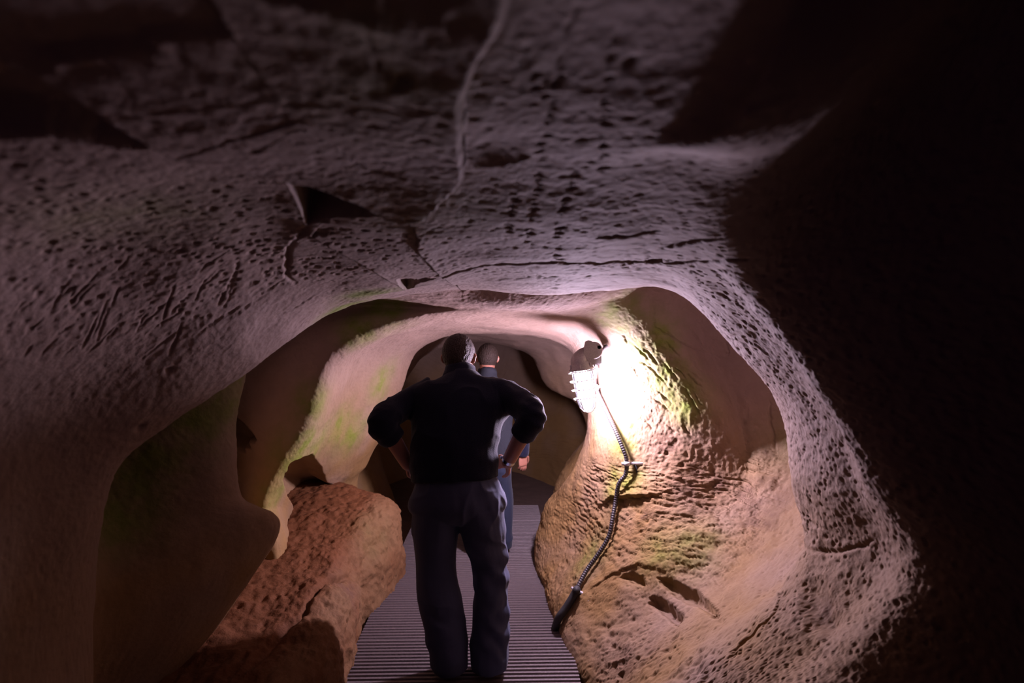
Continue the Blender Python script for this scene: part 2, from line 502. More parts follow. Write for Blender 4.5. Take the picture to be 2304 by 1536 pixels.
step([(640, 560), (700, 520), (760, 560), (830, 598), (905, 645)], 0.016, 0.06, 0.006, 3, 6, flip=1)
step([(925, 505), (942, 530), (935, 550), (985, 610), (1040, 650)], 0.014, 0.08, 0.005, 2, 7, flip=1)
hollow([(893, 622), (940, 624), (985, 620), (945, 628), (915, 648), (900, 640)], 0.05, 0.006, 1, 8)
crack([(930, 626), (1000, 615), (1100, 597), (1200, 590), (1290, 590), (1400, 590), (1500, 592), (1600, 590), (1680, 584)], 0.007, 0.014, 2, 9)
hollow([(1450, 585), (1490, 582), (1492, 590), (1455, 594)], 0.03, 0.006, 1, 9)
crack([(1350, 533), (1420, 530), (1480, 520)], 0.007, 0.014, 2, 10)
crack([(1490, 560), (1540, 548), (1620, 535)], 0.007, 0.010, 2, 10)
for q, line in enumerate([[(1290, 20), (1262, 130), (1255, 190), (1228, 290), (1212, 400), (1200, 480), (1190, 560)],
             [(1395, 60), (1370, 180), (1360, 300), (1355, 390)],
             [(1275, 430), (1262, 500), (1255, 560), (1250, 650)],
             [(1300, 380), (1275, 450)], [(1160, 440), (1150, 480), (1140, 540)],
             [(1160, 60), (1190, 150), (1240, 260)], [(820, 40), (850, 110), (900, 170)],
             [(1130, 30), (1100, 90), (1060, 140)]]):
    l3 = hits(refine(line, 13, 7, 70 + q))
    for i, c in enumerate(l3):
        if (i * 29 + q * 7) % 10 < 3: continue
        rr = (3.5 + 6.5 * ((i * 37 % 11) / 11) ** 1.5) * c[1] / FPX
        sel = np.where(((pts - c) ** 2).sum(1) < (rr * 2.5) ** 2)[0]
        disp[sel] += 1.0 * rr * np.exp(-((pts[sel] - c) ** 2).sum(1) / (rr * rr))
crack([(1470, 690), (1474, 738), (1520, 762), (1560, 783), (1600, 795)], 0.004, 0.010, 2, 11)
crack([(1630, 760), (1640, 790), (1632, 800)], 0.004, 0.008, 2, 11)
crack([(1730, 900), (1735, 960), (1745, 1010)], 0.006, 0.012, 3, 11)
crack([(1756, 1279), (1752, 1349), (1742, 1380), (1686, 1429), (1651, 1457), (1630, 1499)], 0.005, 0.011, 2, 12)
crack([(1800, 1235), (1870, 1240), (1940, 1230), (1965, 1215)], 0.006, 0.010, 3, 12)
hollow([(1480, 1297), (1515, 1304), (1564, 1325), (1592, 1352), (1612, 1380), (1628, 1404), (1600, 1380), (1564, 1361), (1515, 1338), (1490, 1316)], 0.07, 0.012, 3, 13)
hollow([(1459, 1338), (1487, 1342), (1515, 1364), (1534, 1384), (1529, 1407), (1508, 1396), (1480, 1372), (1461, 1356)], 0.07, 0.012, 3, 14)
hollow([(1394, 1297), (1417, 1284), (1447, 1298), (1452, 1316), (1424, 1314)], 0.05, 0.012, 3, 15)
step([(1358, 1135), (1389, 1120), (1431, 1119), (1485, 1112)], 0.045, 0.14, 0.01, 3, 16, flip=1)
step([(1345, 1150), (1362, 1180), (1352, 1215), (1360, 1240)], 0.02, 0.10, 0.01, 3, 17, flip=-1)
step([(1325, 1330), (1380, 1290), (1440, 1270), (1520, 1290)], 0.016, 0.08, 0.01, 3, 18, flip=1)
rough = blob([(1370, 1420), (1420, 1450), (1480, 1480), (1400, 1500), (1540, 1510)], 0.13)
disp += rough * (0.030 * pit_mid + 0.016 * fbm(pts, 30, 3, 77))
rough2 = blob([(1260, 1280), (1300, 1300), (1240, 1330), (1400, 1160), (1440, 1190), (1390, 1250), (1560, 1050), (1490, 1000)], 0.10)
disp += rough2 * (0.020 * pit_mid + 0.008 * fbm(pts * np.array([.7, .7, 1.8]), 34, 3, 78))
hollow([(1800, 1310), (1850, 1300), (1880, 1340), (1890, 1400), (1870, 1435), (1815, 1425)], 0.035, 0.05, 4, 19)
hollow([(640, 1080), (655, 1045), (700, 1022), (722, 1050), (732, 1085), (770, 1098), (760, 1125), (700, 1140), (664, 1150)], 0.20, 0.03, 2, 20)
rnd = random.Random(12)
for k in range(70):                      # tool and claw strokes on the left wall and the lamp flank
    if k < 46:
        x, y = rnd.uniform(10, 640), rnd.uniform(600, 820); a_ = math.radians(rnd.uniform(28, 78)); L_ = rnd.uniform(30, 110)
        if y > 830 - .28 * max(0, x - 300): continue
    else:
        x, y = rnd.uniform(1390, 1560), rnd.uniform(730, 960); a_ = math.radians(rnd.uniform(-60, -35)); L_ = rnd.uniform(20, 60)
    q = [(x, y), (x + L_ * .5 * math.cos(a_), y - L_ * .5 * math.sin(a_) + rnd.uniform(-5, 5)), (x + L_ * math.cos(a_), y - L_ * math.sin(a_))]
    dd = hit(x, y)[0].y
    crack(q, 2.6 * dd / FPX * rnd.uniform(.7, 1.3), 4.0 * dd / FPX, 1.2, k)
for (cx, cy, r) in ((380, 832, 8), (318, 965, 11), (405, 100, 15), (1420, 140, 15), (905, 150, 20)):
    c = hit(cx, cy)[0]
    r = r * c[1] / FPX
    dd = ((pts - np.array(c)) ** 2).sum(1)
    disp += 0.9 * r * np.exp(-dd / (r * r))

# undersides stay under the walkway
fin = pts + nrm * disp[:, None]

# --- colour masks ---------------------------------------------------------
z = fin[:, 2]
clay = sstep(1.75, 0.55, z) * (0.75 + 0.5 * fbm(pts, 3, 3, 91))  # clay dust low down; the tall fade also paints in mixed-light tint
clay = np.clip(clay + 0.20 * sstep(7.5, 10, VIDX), 0, 1)
algae = np.clip(1.1 * blob([(830, 660), (780, 690), (860, 700), (800, 735), (880, 690)], 0.10)
                + 1.0 * blob([(1500, 850), (1450, 800), (1540, 900), (1480, 760)], 0.13)
                + 0.8 * blob([(1400, 690), (1380, 720)], 0.10)
                + 0.8 * blob([(760, 960), (720, 990), (690, 1000), (860, 860), (790, 980)], 0.14)
                + 0.7 * blob([(650, 1060), (700, 900), (620, 1110)], 0.10)
                + 0.8 * blob([(1400, 1000), (1420, 1080), (1390, 1090), (1400, 960)], 0.10)
                + 0.45 * blob([(1500, 1240), (1560, 1230), (1330, 1250)], 0.14)
                + 0.8 * blob([(520, 890), (420, 950), (320, 1030), (300, 1080), (270, 1150)], 0.14)
                + 0.25 * blob([(950, 470), (900, 130), (1750, 1000), (300, 480)], 0.15), 0, 1)
stain = np.clip(blob([(1500, 1010), (1560, 1060), (1620, 1090), (1680, 1110), (1700, 1180), (1450, 1170), (1560, 1120)], 0.10)
                + 0.9 * blob([(1730, 1020), (1740, 1100)], 0.09)
                + 0.6 * blob([(1420, 1480), (1830, 1360)], 0.12), 0, 1)

WN = grid_normals(fin.reshape(NV, NU, 3))
WN = (-WN * sgn).reshape(-1, 3)       # inward


def shell_part(name, u0, u1):
    cs = np.concatenate([[0], np.cumsum(segu)])
    a, b = cs[u0], cs[u1]
    idx = (np.arange(NV)[:, None] * NU + np.arange(a, b + 1)[None, :]).ravel()
    faces = grid_faces(NV, b - a + 1)
    if sgn < 0: faces = faces[:, ::-1]
    me = mesh_np(name, fin[idx], faces, M_ROCK)
    set_attr(me, 'clay', clay[idx]); set_attr(me, 'algae', algae[idx]); set_attr(me, 'stain', stain[idx])
    me.normals_split_custom_set_from_vertices(WN[idx].astype(np.float32).tolist())
    o = link(name, me)
    tag(o, kind='structure')
    return o


wl = shell_part('wall_left', 0, 5)
ce = shell_part('ceiling', 5, 9)
wr = shell_part('wall_right', 9, 15)
wl['label'] = 'pitted pale limestone wall on the left side of the passage'
ce['label'] = 'low pitted limestone ceiling with cracks over the passage'
wr['label'] = 'scalloped limestone wall on the right holding the lamp'

FBVH = BVHTree.FromPolygons([tuple(v) for v in fin.reshape(NV, NU, 3)[::3, ::3].reshape(-1, 3)],
                            grid_faces(len(range(0, NV, 3)), len(range(0, NU, 3))).tolist())


def fhit(px, py, lift=0.0):
    d = Vector(((px - 1152) / FPX, 1.0, -(py - 768) / FPX)).normalized()
    loc, nor, _, dist = FBVH.ray_cast(EYE, d)
    if nor.dot(d) > 0: nor = -nor
    return loc + nor * lift, nor


# ------------------------------------------------------------------ floor
ny, nx = 160, 70
gx, gy = np.meshgrid(np.linspace(-1.9, 2.3, nx), np.linspace(-2.7, 8.0, ny))
fp = np.stack([gx, gy, np.full_like(gx, -0.12)], -1).reshape(-1, 3)
fp[:, 2] += 0.02 * fbm(fp, 3, 3, 5)
fm = mesh_np('floor', fp, grid_faces(ny, nx), M_MUD)
fo = link('floor', fm)
tag(fo, 'dark mud floor under the walkway', kind='structure')

# ------------------------------------------------------------------ rock ledge on the left
L_ROWS = np.array([
    [(-1.6,1.2,.30),(-1.25,1.2,.30),(-1.0,1.2,.20),(-.9,1.2,.08),(-.85,1.2,-.14)],
    [(-1.55,1.7,.32),(-1.25,1.7,.31),(-.97,1.7,.24),(-.86,1.7,.10),(-.80,1.7,-.14)],
    [(-1.50,2.3,.33),(-1.10,2.3,.32),(-.86,2.3,.28),(-.78,2.3,.14),(-.76,2.3,-.14)],
    [(-1.50,2.8,.41),(-1.14,2.8,.38),(-.89,2.8,.36),(-.80,2.8,.20),(-.80,2.8,-.14)],
    [(-1.55,3.25,.47),(-1.17,3.25,.44),(-.95,3.25,.40),(-.84,3.25,.22),(-.85,3.25,-.14)],
    [(-1.60,3.65,.56),(-1.14,3.65,.55),(-.85,3.65,.50),(-.77,3.65,.27),(-.76,3.65,-.14)],
    [(-1.60,3.95,.62),(-1.12,3.95,.60),(-.83,3.95,.50),(-.76,3.95,.25),(-.71,3.95,-.14)],
    [(-1.60,4.10,.60),(-1.12,4.12,.50),(-.88,4.02,.40),(-.82,4.05,.15),(-.78,4.05,-.14)],
    [(-1.50,4.35,.0),(-1.15,4.30,.0),(-1.0,4.25,.0),(-.95,4.2,-.05),(-.9,4.2,-.14)]], dtype=np.float64)
a = cr(L_ROWS, [30, 40, 50, 50, 50, 40, 20, 14])
LG = np.swapaxes(cr(np.swapaxes(a, 0, 1), [50, 50, 40, 40]), 0, 1)
LN = grid_normals(LG)
if LN[..., 2].mean() < 0: LN = -LN
lp, ln = LG.reshape(-1, 3), LN.reshape(-1, 3)
lv, lu = LG.shape[:2]
ld = 0.030 * fbm(lp, 4, 3, 301) + 0.014 * fbm(lp, 14, 4, 302) + 0.012 * fbm(lp, 38, 4, 305)
ld -= 0.012 * pits(lp, 0.05, 306, 0.5, .2, .45)
# a broken seam running along the ledge, its slab edge standing proud
ss = lp[:, 0] + 0.93 + 0.16 * (2.9 - lp[:, 1]) + 0.05 * fbm(lp, 5, 2, 303)
ld -= 0.035 * np.exp(-(ss / 0.016) ** 2) * sstep(2.2, 2.5, lp[:, 1]) * sstep(3.7, 3.4, lp[:, 1])
lf = lp + ln * ld[:, None]
lf_faces = grid_faces(lv, lu)
lme = mesh_np('rock_ledge', lf, lf_faces, M_CLAY)
edge = sstep(-1.0, -.86, lf[:, 0]) * (0.7 + .5 * fbm(lp, 6, 2, 304))
set_attr(lme, 'clay', np.clip(1 - edge, 0, 1))
set_attr(lme, 'algae', np.clip(0.2 * np.exp(-((lf - np.array([-.86, 3.5, .4])) ** 2).sum(1) / .02), 0, 1))
set_attr(lme, 'stain', np.clip(np.exp(-((lf - np.array([-.84, 3.0, .3])) ** 2).sum(1) / .012), 0, 1))
lo_ = link('rock_ledge', lme)
tag(lo_, 'sloping red-brown rock ledge at the foot of the left wall beside the walkway', 'rock ledge')

# ------------------------------------------------------------------ ribbed walkway
M_ALU = simple('ribbed aluminium', (0.13, 0.105, 0.105), 0.55, 0.35, bump=0.25, bscale=90, vary=0.25)
M_STEEL = simple('dark steel beam', (0.12, 0.10, 0.10), 0.6, 0.6)
YAW = math.radians(1.3)


def box(bm, c, s, rot=None):
    m = Matrix.Translation(c) @ (rot.to_4x4() if rot is not None else Matrix.Identity(4)) @ Matrix.Diagonal((*s, 1))
    return bmesh.ops.create_cube(bm, size=1.0, matrix=m)


def bm_obj(name, bm, mat, parent=None, smooth=False):
    me = bpy.data.meshes.new(name)
    bm.normal_update()
    bm.to_mesh(me); bm.free()
    me.materials.append(mat)
    if smooth:
        me.polygons.foreach_set('use_smooth', [True] * len(me.polygons))
    return link(name, me, parent)


def walkway_panel():
    """half a metre of ribbed plank with folded side edges"""
    L, w, n = 0.494, 0.57, 16
    prof = []
    p = L / n
    for i in range(n):
        y = -L / 2 + i * p
        prof += [(y, -0.009), (y + p * .28, -0.009), (y + p * .42, 0.0), (y + p * .86, 0.0)]
    prof.append((L / 2, -0.009))
    bm = bmesh.new()
    top = [[bm.verts.new((x, y, z)) for (y, z) in prof] for x in (-w, w)]
    bot = [[bm.verts.new((x, y, z - 0.006)) for (y, z) in prof] for x in (-w, w)]
    k = len(prof)
    for i in range(k - 1):
        bm.faces.new((top[0][i], top[1][i], top[1][i + 1], top[0][i + 1]))
        bm.faces.new((bot[0][i + 1], bot[1][i + 1], bot[1][i], bot[0][i]))
        for s in (0, 1):
            bm.faces.new((top[s][i], top[s][i + 1], bot[s][i + 1], bot[s][i]))
    for i in (0, k - 1):
        bm.faces.new((top[0][i], top[1][i], bot[1][i], bot[0][i]))
    for y in (-L / 2 + .006, L / 2 - .006):
        box(bm, (0, y, -0.024), (2 * w - .01, .006, .036))
    bmesh.ops.recalc_face_normals(bm, faces=bm.faces)
    me = bpy.data.meshes.new('walkway_panel')
    bm.to_mesh(me); bm.free()
    me.materials.append(M_ALU)
    return me


pm = walkway_panel()
PANEL_LABELS = [
    'ribbed aluminium walkway panel at the near end, below the bottom edge of the picture',
    'ribbed aluminium walkway panel behind the near man, just below the bottom edge of the picture',
    'ribbed aluminium walkway panel cut by the bottom of the picture under the near man\'s shoes',
    'ribbed aluminium walkway panel just past the near man\'s shoes, before the black cable sleeve\'s end',
    'ribbed aluminium walkway panel beside the bulging corner of the left rock ledge',
    'dim ribbed aluminium walkway panel where the far man stands',
    'shadowed ribbed aluminium walkway panel just beyond the far man',
    'farthest ribbed aluminium walkway panel, in the dark back of the passage']
for i in range(8):
    yc = 1.82 + 0.5 * i
    o = bpy.data.objects.new('walkway_panel', pm)
    COL.objects.link(o)
    o.location = (-0.262 + (-.012 * (i - 3)), yc, 0.0)
    o.rotation_euler = (0, 0, YAW)
    tag(o, PANEL_LABELS[i], 'walkway', 'ribbed walkway panels')
for sx in (-1, 1):
    bm = bmesh.new()
    box(bm, (0, 0, 0), (0.05, 4.2, 0.06))
    bmesh.ops.bevel(bm, geom=bm.edges[:], offset=.004, segments=1, affect='EDGES')
    o = bm_obj('walkway_beam', bm, M_STEEL)
    o.location = (-0.26 + sx * 0.42, 3.6, -0.073)
    tag(o, 'dark steel beam carrying the walkway panels along their %s side' % ('left' if sx < 0 else 'right'), 'beam', 'beams under the walkway')


# ------------------------------------------------------------------ tubes
def frames(pts_):
    P_ = [Vector(p) for p in pts_]
    T = []
    for i in range(len(P_)):
        a_ = P_[max(i - 1, 0)]; b_ = P_[min(i + 1, len(P_) - 1)]
        T.append((b_ - a_).normalized())
    n_ = T[0].orthogonal().normalized()
    out = []
    for i, t in enumerate(T):
        n_ = (n_ - t * n_.dot(t))
        n_ = n_.normalized() if n_.length > 1e-6 else t.orthogonal().normalized()
        out.append((P_[i], t, n_, t.cross(n_)))
    return out


def tube(bm, pts_, rad, seg=12, cap=True):
    fr = frames(pts_)
    rings = []
    for i, (p, t, n_, b_) in enumerate(fr):
        r = rad[i] if not np.isscalar(rad) else rad
        rings.append([bm.verts.new(p + (n_ * math.cos(2 * math.pi * k / seg) + b_ * math.sin(2 * math.pi * k / seg)) * r) for k in range(seg)])
    for i in range(len(rings) - 1):
        for k in range(seg):
            bm.faces.new((rings[i][k], rings[i][(k + 1) % seg], rings[i + 1][(k + 1) % seg], rings[i + 1][k]))
    if cap:
        bm.faces.new(rings[0][::-1]); bm.faces.new(rings[-1])
    return rings


def curve_pts(ctrl, k=8):
    return [Vector(v) for v in cr(np.array([tuple(c) for c in ctrl], dtype=np.float64), k)]


def lathe(bm, prof, M=Matrix.Identity(4), seg=32, cap=True):
    rings = []
    for (r, z_) in prof:
        rings.append([bm.verts.new(M @ Vector((r * math.cos(2 * math.pi * k / seg), r * math.sin(2 * math.pi * k / seg), z_))) for k in range(seg)])
    for i in range(len(rings) - 1):
        for k in range(seg):
            bm.faces.new((rings[i][k], rings[i][(k + 1) % seg], rings[i + 1][(k + 1) % seg], rings[i + 1][k]))
    if cap:
        bm.faces.new(rings[0][::-1]); bm.faces.new(rings[-1])


# ------------------------------------------------------------------ bulkhead lamp
M_CAST = simple('grey cast metal', (0.30, 0.27, 0.27), 0.5, 0.2, bump=0.2, bscale=120, vary=0.3)
M_GUARD = simple('pale painted guard', (0.62, 0.58, 0.60), 0.45, 0.3)
m, nt, b_ = new_mat('lamp glass')
b_.inputs['Roughness'].default_value = 0.05
nt.nodes.remove(b_)
mix = nt.nodes.new('ShaderNodeMixShader'); tr = nt.nodes.new('ShaderNodeBsdfTransparent'); gl = nt.nodes.new('ShaderNodeBsdfGlossy')
fr_ = nt.nodes.new('ShaderNodeFresnel'); fr_.inputs[0].default_value = 1.35
tr.inputs[0].default_value = (0.97, 0.96, 0.97, 1)
gl.inputs['Roughness'].default_value = 0.08
nt.links.new(fr_.outputs[0], mix.inputs[0]); nt.links.new(tr.outputs[0], mix.inputs[1]); nt.links.new(gl.outputs[0], mix.inputs[2])
nt.links.new(mix.outputs[0], nt.nodes['Material Output'].inputs['Surface'])
M_GLASS = m
m, nt, b_ = new_mat('lit tube')
nt.nodes.remove(b_)
em = nt.nodes.new('ShaderNodeEmission')
em.inputs[0].default_value = (*LAMP_COLOR, 1); em.inputs[1].default_value = LAMP_POWER
nt.links.new(em.outputs[0], nt.nodes['Material Output'].inputs['Surface'])
M_BULB = m

zax = -LAMP_AX                                   # up along the jar
xax = Vector((0, 1, 0)).cross(zax).normalized()
yax = zax.cross(xax)
LM = Matrix((( xax.x, yax.x, zax.x, LAMP.x), (xax.y, yax.y, zax.y, LAMP.y), (xax.z, yax.z, zax.z, LAMP.z), (0, 0, 0, 1)))
lamp = empty('cave_lamp', LAMP, 'lit bulkhead lamp in a wire guard hanging from the right wall', 'lamp')
bm = bmesh.new()                                 # glowing tube
lathe(bm, [(.004, -.104), (.028, -.101), (.040, -.088), (.044, -.065), (.044, .085), (.040, .096)], LM, 28)
bm_obj('bulb', bm, M_BULB, lamp, True)
bm = bmesh.new()                                 # glass jar with round bottom
prof = [(.003, -.150), (.016, -.148), (.032, -.140), (.046, -.124), (.054, -.102), (.057, -.07), (.058, .0), (.060, .10)]
lathe(bm, prof, LM, 36, cap=False)
bm_obj('glass_jar', bm, M_GLASS, lamp, True)
bm = bmesh.new()                                 # wire guard: three rings with lugs, four ribs
for zr, rr in ((.088, .069), (.035, .068), (-.018, .066), (-.070, .063)):
    ringp = [LM @ Vector((rr * math.cos(t), rr * math.sin(t), zr)) for t in np.linspace(0, 2 * math.pi, 33)]
    tube(bm, ringp, .0042, 6, False)
    for k in range(4):
        t = k * math.pi / 2 + .12
        a0 = LM @ Vector((rr * math.cos(t), rr * math.sin(t), zr)); a1 = LM @ Vector(((rr + .016) * math.cos(t), (rr + .016) * math.sin(t), zr + .002))
        tube(bm, [a0, a1], [.0065, .004], 8)
for k in range(4):
    t = k * math.pi / 2 + .12 + math.pi / 4
    rib = [(.070, .10), (.068, .03), (.065, -.04), (.062, -.09), (.052, -.128), (.030, -.152), (.004, -.160)]
    tube(bm, [LM @ Vector((r * math.cos(t), r * math.sin(t), z_)) for r, z_ in rib], .0038, 6)
bm_obj('wire_guard', bm, M_GUARD, lamp, True)
bm = bmesh.new()                                 # screwed collar
lathe(bm, [(.058, .094), (.072, .096), (.074, .104), (.069, .110), (.064, .124), (.062, .134), (.056, .138)], LM, 32)
for k in range(6):
    t = k * math.pi / 3 + .3
    tube(bm, [LM @ Vector((.066 * math.cos(t), .066 * math.sin(t), .098)), LM @ Vector((.067 * math.cos(t), .067 * math.sin(t), .134))], .006, 8)
bm_obj('collar', bm, M_CAST, lamp, True)
bm = bmesh.new()                                 # bent head of the fitting
p0 = LM @ Vector((0, 0, .130)); p1 = LM @ Vector((0.002, 0, .158)); p2 = LM @ Vector((.030, .0, .190)); p3 = LM @ Vector((.075, .0, .205))
tube(bm, curve_pts([p0, p1, p2, p3], 6), [.060, .0595, .059, .0585, .058, .057, .056, .054, .051, .048, .045, .042, .039, .036, .034, .033, .032, .032, .032], 24)
bm_obj('bent_neck', bm, M_CAST, lamp, True)
bm = bmesh.new()                                 # round junction box, flat leaf bracket in front
JB = Vector(P(1334, 788, 3.42))
jm = Matrix.Translation(JB) @ Matrix.Rotation(math.radians(90), 4, 'X')
lathe(bm, [(.005, -.040), (.040, -.040), (.050, -.034), (.052, .0), (.052, .045), (.046, .052), (.004, .052)], jm, 28)
box(bm, JB + Vector((.004, 0, -.055)), (.085, .085, .06))
bmesh.ops.bevel(bm, geom=[e for e in bm.edges if e.calc_length() > .05], offset=.008, segments=2, affect='EDGES')
tube(bm, [JB + Vector((.02, .0, -.08)), JB + Vector((.024, .0, -.108))], [.018, .016], 14)
tube(bm, [JB + Vector((.03, -.042, .02)), JB + Vector((.03, -.052, .02))], [.012, .011], 12)
bm_obj('junction_box', bm, M_CAST, lamp, False)
bm = bmesh.new()
leaf = [(-.010, -.125), (.008, -.118), (.022, -.09), (.028, -.04), (.028, .03), (.018, .060), (-.002, .066), (-.022, .058), (-.030, .02), (-.030, -.05), (-.024, -.095)]
vs = [bm.verts.new(JB + Vector((x - .032, -.062, z_ - .005))) for x, z_ in leaf]
f = bm.faces.new(vs)
r = bmesh.ops.extrude_face_region(bm, geom=[f])
bmesh.ops.translate(bm, verts=[v for v in r['geom'] if isinstance(v, bmesh.types.BMVert)], vec=(0, .012, 0))
bmesh.ops.recalc_face_normals(bm, faces=bm.faces)
bm_obj('leaf_bracket', bm, M_CAST, lamp)
bm = bmesh.new()                                 # stub fixing the box to the rock
_, wn = fhit(1345, 775)
wallp = fhit(1370, 770)[0]
tube(bm, [JB + Vector((.02, .03, 0)), JB + Vector((.08, .10, .0)), Vector(wallp) - wn * .03], .016, 12)
bm_obj('wall_stub', bm, M_CAST, lamp, True)

# ------------------------------------------------------------------ ribbed cable down the wall
M_CABLE = simple('black rubber conduit', (0.035, 0.03, 0.033), 0.45, 0.0, spec=0.6)
M_SLEEVE = simple('dull black hose', (0.02, 0.018, 0.02), 0.7)
M_PLASTIC = simple('pale grey clip', (0.55, 0.52, 0.55), 0.5)
cab = [tuple(JB + Vector((.024, .0, -.10)))]
for (px, py, lift) in [(1350, 850, .05), (1357, 880, .045), (1370, 908, .045), (1386, 942, .05), (1401, 972, .055), (1412, 1000, .055), (1419, 1032, .045),
                       (1416, 1060, .04), (1405, 1092, .04), (1393, 1130, .035), (1390, 1175, .04), (1377, 1218, .03), (1348, 1262, .03), (1322, 1295, .03), (1302, 1345, .03)]:
    cab.append(tuple(fhit(px, py, lift)[0]))
cp = curve_pts(cab, 40)
# smooth the depth along the run so the hose does not copy every bump of the rock
arr = np.array([tuple(v) for v in cp])
ker = np.ones(61) / 61
for ax in range(3):
    pad = np.concatenate([np.full(30, arr[0, ax]), arr[:, ax], np.full(30, arr[-1, ax])])
    sm = np.convolve(pad, ker, 'valid')
    w_ = 0.9 if ax == 1 else 0.35
    arr[:, ax] = arr[:, ax] * (1 - w_) + sm * w_
arr2 = []
d_ = np.concatenate([[0], np.cumsum(np.linalg.norm(np.diff(arr, axis=0), axis=1))])
S = np.arange(0, d_[-1], .0035)
arr2 = np.stack([np.interp(S, d_, arr[:, k]) for k in range(3)], 1)
bm = bmesh.new()
rad = [.0125 + .0016 * math.sin(2 * math.pi * s / .014) for s in S]
tube(bm, [Vector(v) for v in arr2], rad, 12)
cable = bm_obj('conduit', bm, M_CABLE, None, True)
tag(cable, 'black ribbed flexible conduit running from the lamp down the right wall', 'cable')
end = Vector(arr2[-1])
bm = bmesh.new()
tail = [end + Vector((.008, -.02, .03)), end, fhit(1285, 1368, .03)[0], fhit(1268, 1392, .03)[0], Vector(P(1247, 1418, 3.18))]
tube(bm, curve_pts(tail, 6), .021, 14)
sl = bm_obj('cable_sleeve', bm, M_SLEEVE, None, True)
tag(sl, 'thick dull black hose end lying across the rock toward the walkway', 'hose')


def clip(px, py, idx, size, label, stub=False):
    c = Vector(arr2[idx])
    root = empty('cable_clip', c, label, 'clip', 'clips holding the conduit')
    bm = bmesh.new()
    t = Vector(arr2[min(idx + 4, len(arr2) - 1)]) - Vector(arr2[max(idx - 4, 0)])
    t.normalize()
    tube(bm, [c - t * size * .55, c + t * size * .55], .0185, 16)
    bm_obj('band', bm, M_PLASTIC, root, True)
    w, n_ = fhit(px, py)
    bm = bmesh.new()
    side = Vector((1, 0, 0)) - t * t.x
    side.normalize()
    back = Vector(w) - n_ * .012
    tube(bm, [c + side * .012, c + side * .045, Vector(fhit(px + 22, py)[0]) - n_ * .01], [.009, .010, .010], 10)
    tube(bm, [c - side * .03, c + side * .05], .0075, 10)
    bm_obj('wall_screw', bm, M_PLASTIC, root, True)
    if stub:
        bm = bmesh.new()
        s0 = c + side * .045
        tube(bm, [s0, s0 + Vector((.016, -.006, -.045)), s0 + Vector((.026, -.004, -.085))], [.009, .009, .008], 10)
        bm_obj('strap_tail', bm, M_SLEEVE, root, True)
    return root


def near_idx(px, py):
    proj = np.stack([arr2[:, 0] / arr2[:, 1] * FPX + 1152, 768 - (arr2[:, 2] - 1.6) / arr2[:, 1] * FPX], 1)
    return int(np.argmin(((proj - np.array([px, py])) ** 2).sum(1)))


clip(1362, 868, near_idx(1360, 866), .030, 'pale clip on the conduit in the glare right beside the lamp')
clip(1425, 1042, near_idx(1418, 1042), .022, 'pale clip with a hanging dark strap tail, halfway down the conduit', True)
clip(1300, 1352, len(arr2) - 6, .022, 'small clip low on the rock where the conduit meets the thick hose')


# ------------------------------------------------------------------ people
def etube(bm, rows, seg=28):
    """closed loft; rows = (centre, half-width, half-depth, side vector, up-tilt normal)"""
    rings = []
    for c, rx, ry, sx, t in rows:
        c = Vector(c); sx = Vector(sx); t = Vector(t).normalized()
        sx = (sx - t * sx.dot(t)).normalized()
        sy = t.cross(sx)
        rings.append([bm.verts.new(c + sx * rx * math.cos(2 * math.pi * k / seg) + sy * ry * math.sin(2 * math.pi * k / seg)) for k in range(seg)])
    for i in range(len(rings) - 1):
        for k in range(seg):
            bm.faces.new((rings[i][k], rings[i][(k + 1) % seg], rings[i + 1][(k + 1) % seg], rings[i + 1][k]))
    bm.faces.new(rings[0][::-1]); bm.faces.new(rings[-1])


def body_loft(bm, ctrl, k=6, seg=28, side=(1, 0, 0)):
    """ctrl = [(x, y, z, half-width, half-depth)]"""
    a_ = cr(np.array(ctrl, dtype=np.float64), k)
    rows = []
    for i in range(len(a_)):
        t = a_[min(i + 1, len(a_) - 1), :3] - a_[max(i - 1, 0), :3]
        rows.append((a_[i, :3], a_[i, 3], a_[i, 4], side, t))
    etube(bm, rows, seg)


def ball(bm, c, r, sub=3, R=None):
    r = (r, r, r) if np.isscalar(r) else r
    m_ = Matrix.Translation(Vector(c)) @ (R.to_4x4() if R is not None else Matrix.Identity(4)) @ Matrix.Diagonal((*r, 1))
    bmesh.ops.create_icosphere(bm, subdivisions=sub, radius=1.0, matrix=m_)


def fuse(name, bm, voxel, smooth, mat, parent, fn=None):
    """merge overlapping closed forms into one continuous skin"""
    bmesh.ops.recalc_face_normals(bm, faces=bm.faces)
    me = bpy.data.meshes.new(name)
    bm.to_mesh(me); bm.free()
    o = bpy.data.objects.new(name, me)
    COL.objects.link(o)
    md = o.modifiers.new('r', 'REMESH'); md.mode = 'VOXEL'; md.voxel_size = voxel; md.use_smooth_shade = True
    if smooth:
        sm_ = o.modifiers.new('s', 'SMOOTH'); sm_.factor = .5; sm_.iterations = smooth
    dg = bpy.context.evaluated_depsgraph_get()
    me2 = bpy.data.meshes.new_from_object(o.evaluated_get(dg))
    bpy.data.objects.remove(o, do_unlink=True)
    bpy.data.meshes.remove(me)
    me2.name = name
    n_ = len(me2.vertices)
    if fn is not None:
        co = np.empty(n_ * 3, np.float32); me2.vertices.foreach_get('co', co); co = co.reshape(-1, 3).astype(np.float64)
        no = np.empty(n_ * 3, np.float32); me2.vertex_normals.foreach_get('vector', no); no = no.reshape(-1, 3)
        co = fn(co, no)
        me2.vertices.foreach_set('co', co.astype(np.float32).ravel())
    me2.polygons.foreach_set('use_smooth', [True] * len(me2.polygons))
    me2.update()
    me2.materials.clear(); me2.materials.append(mat)
    return link(name, me2, parent)


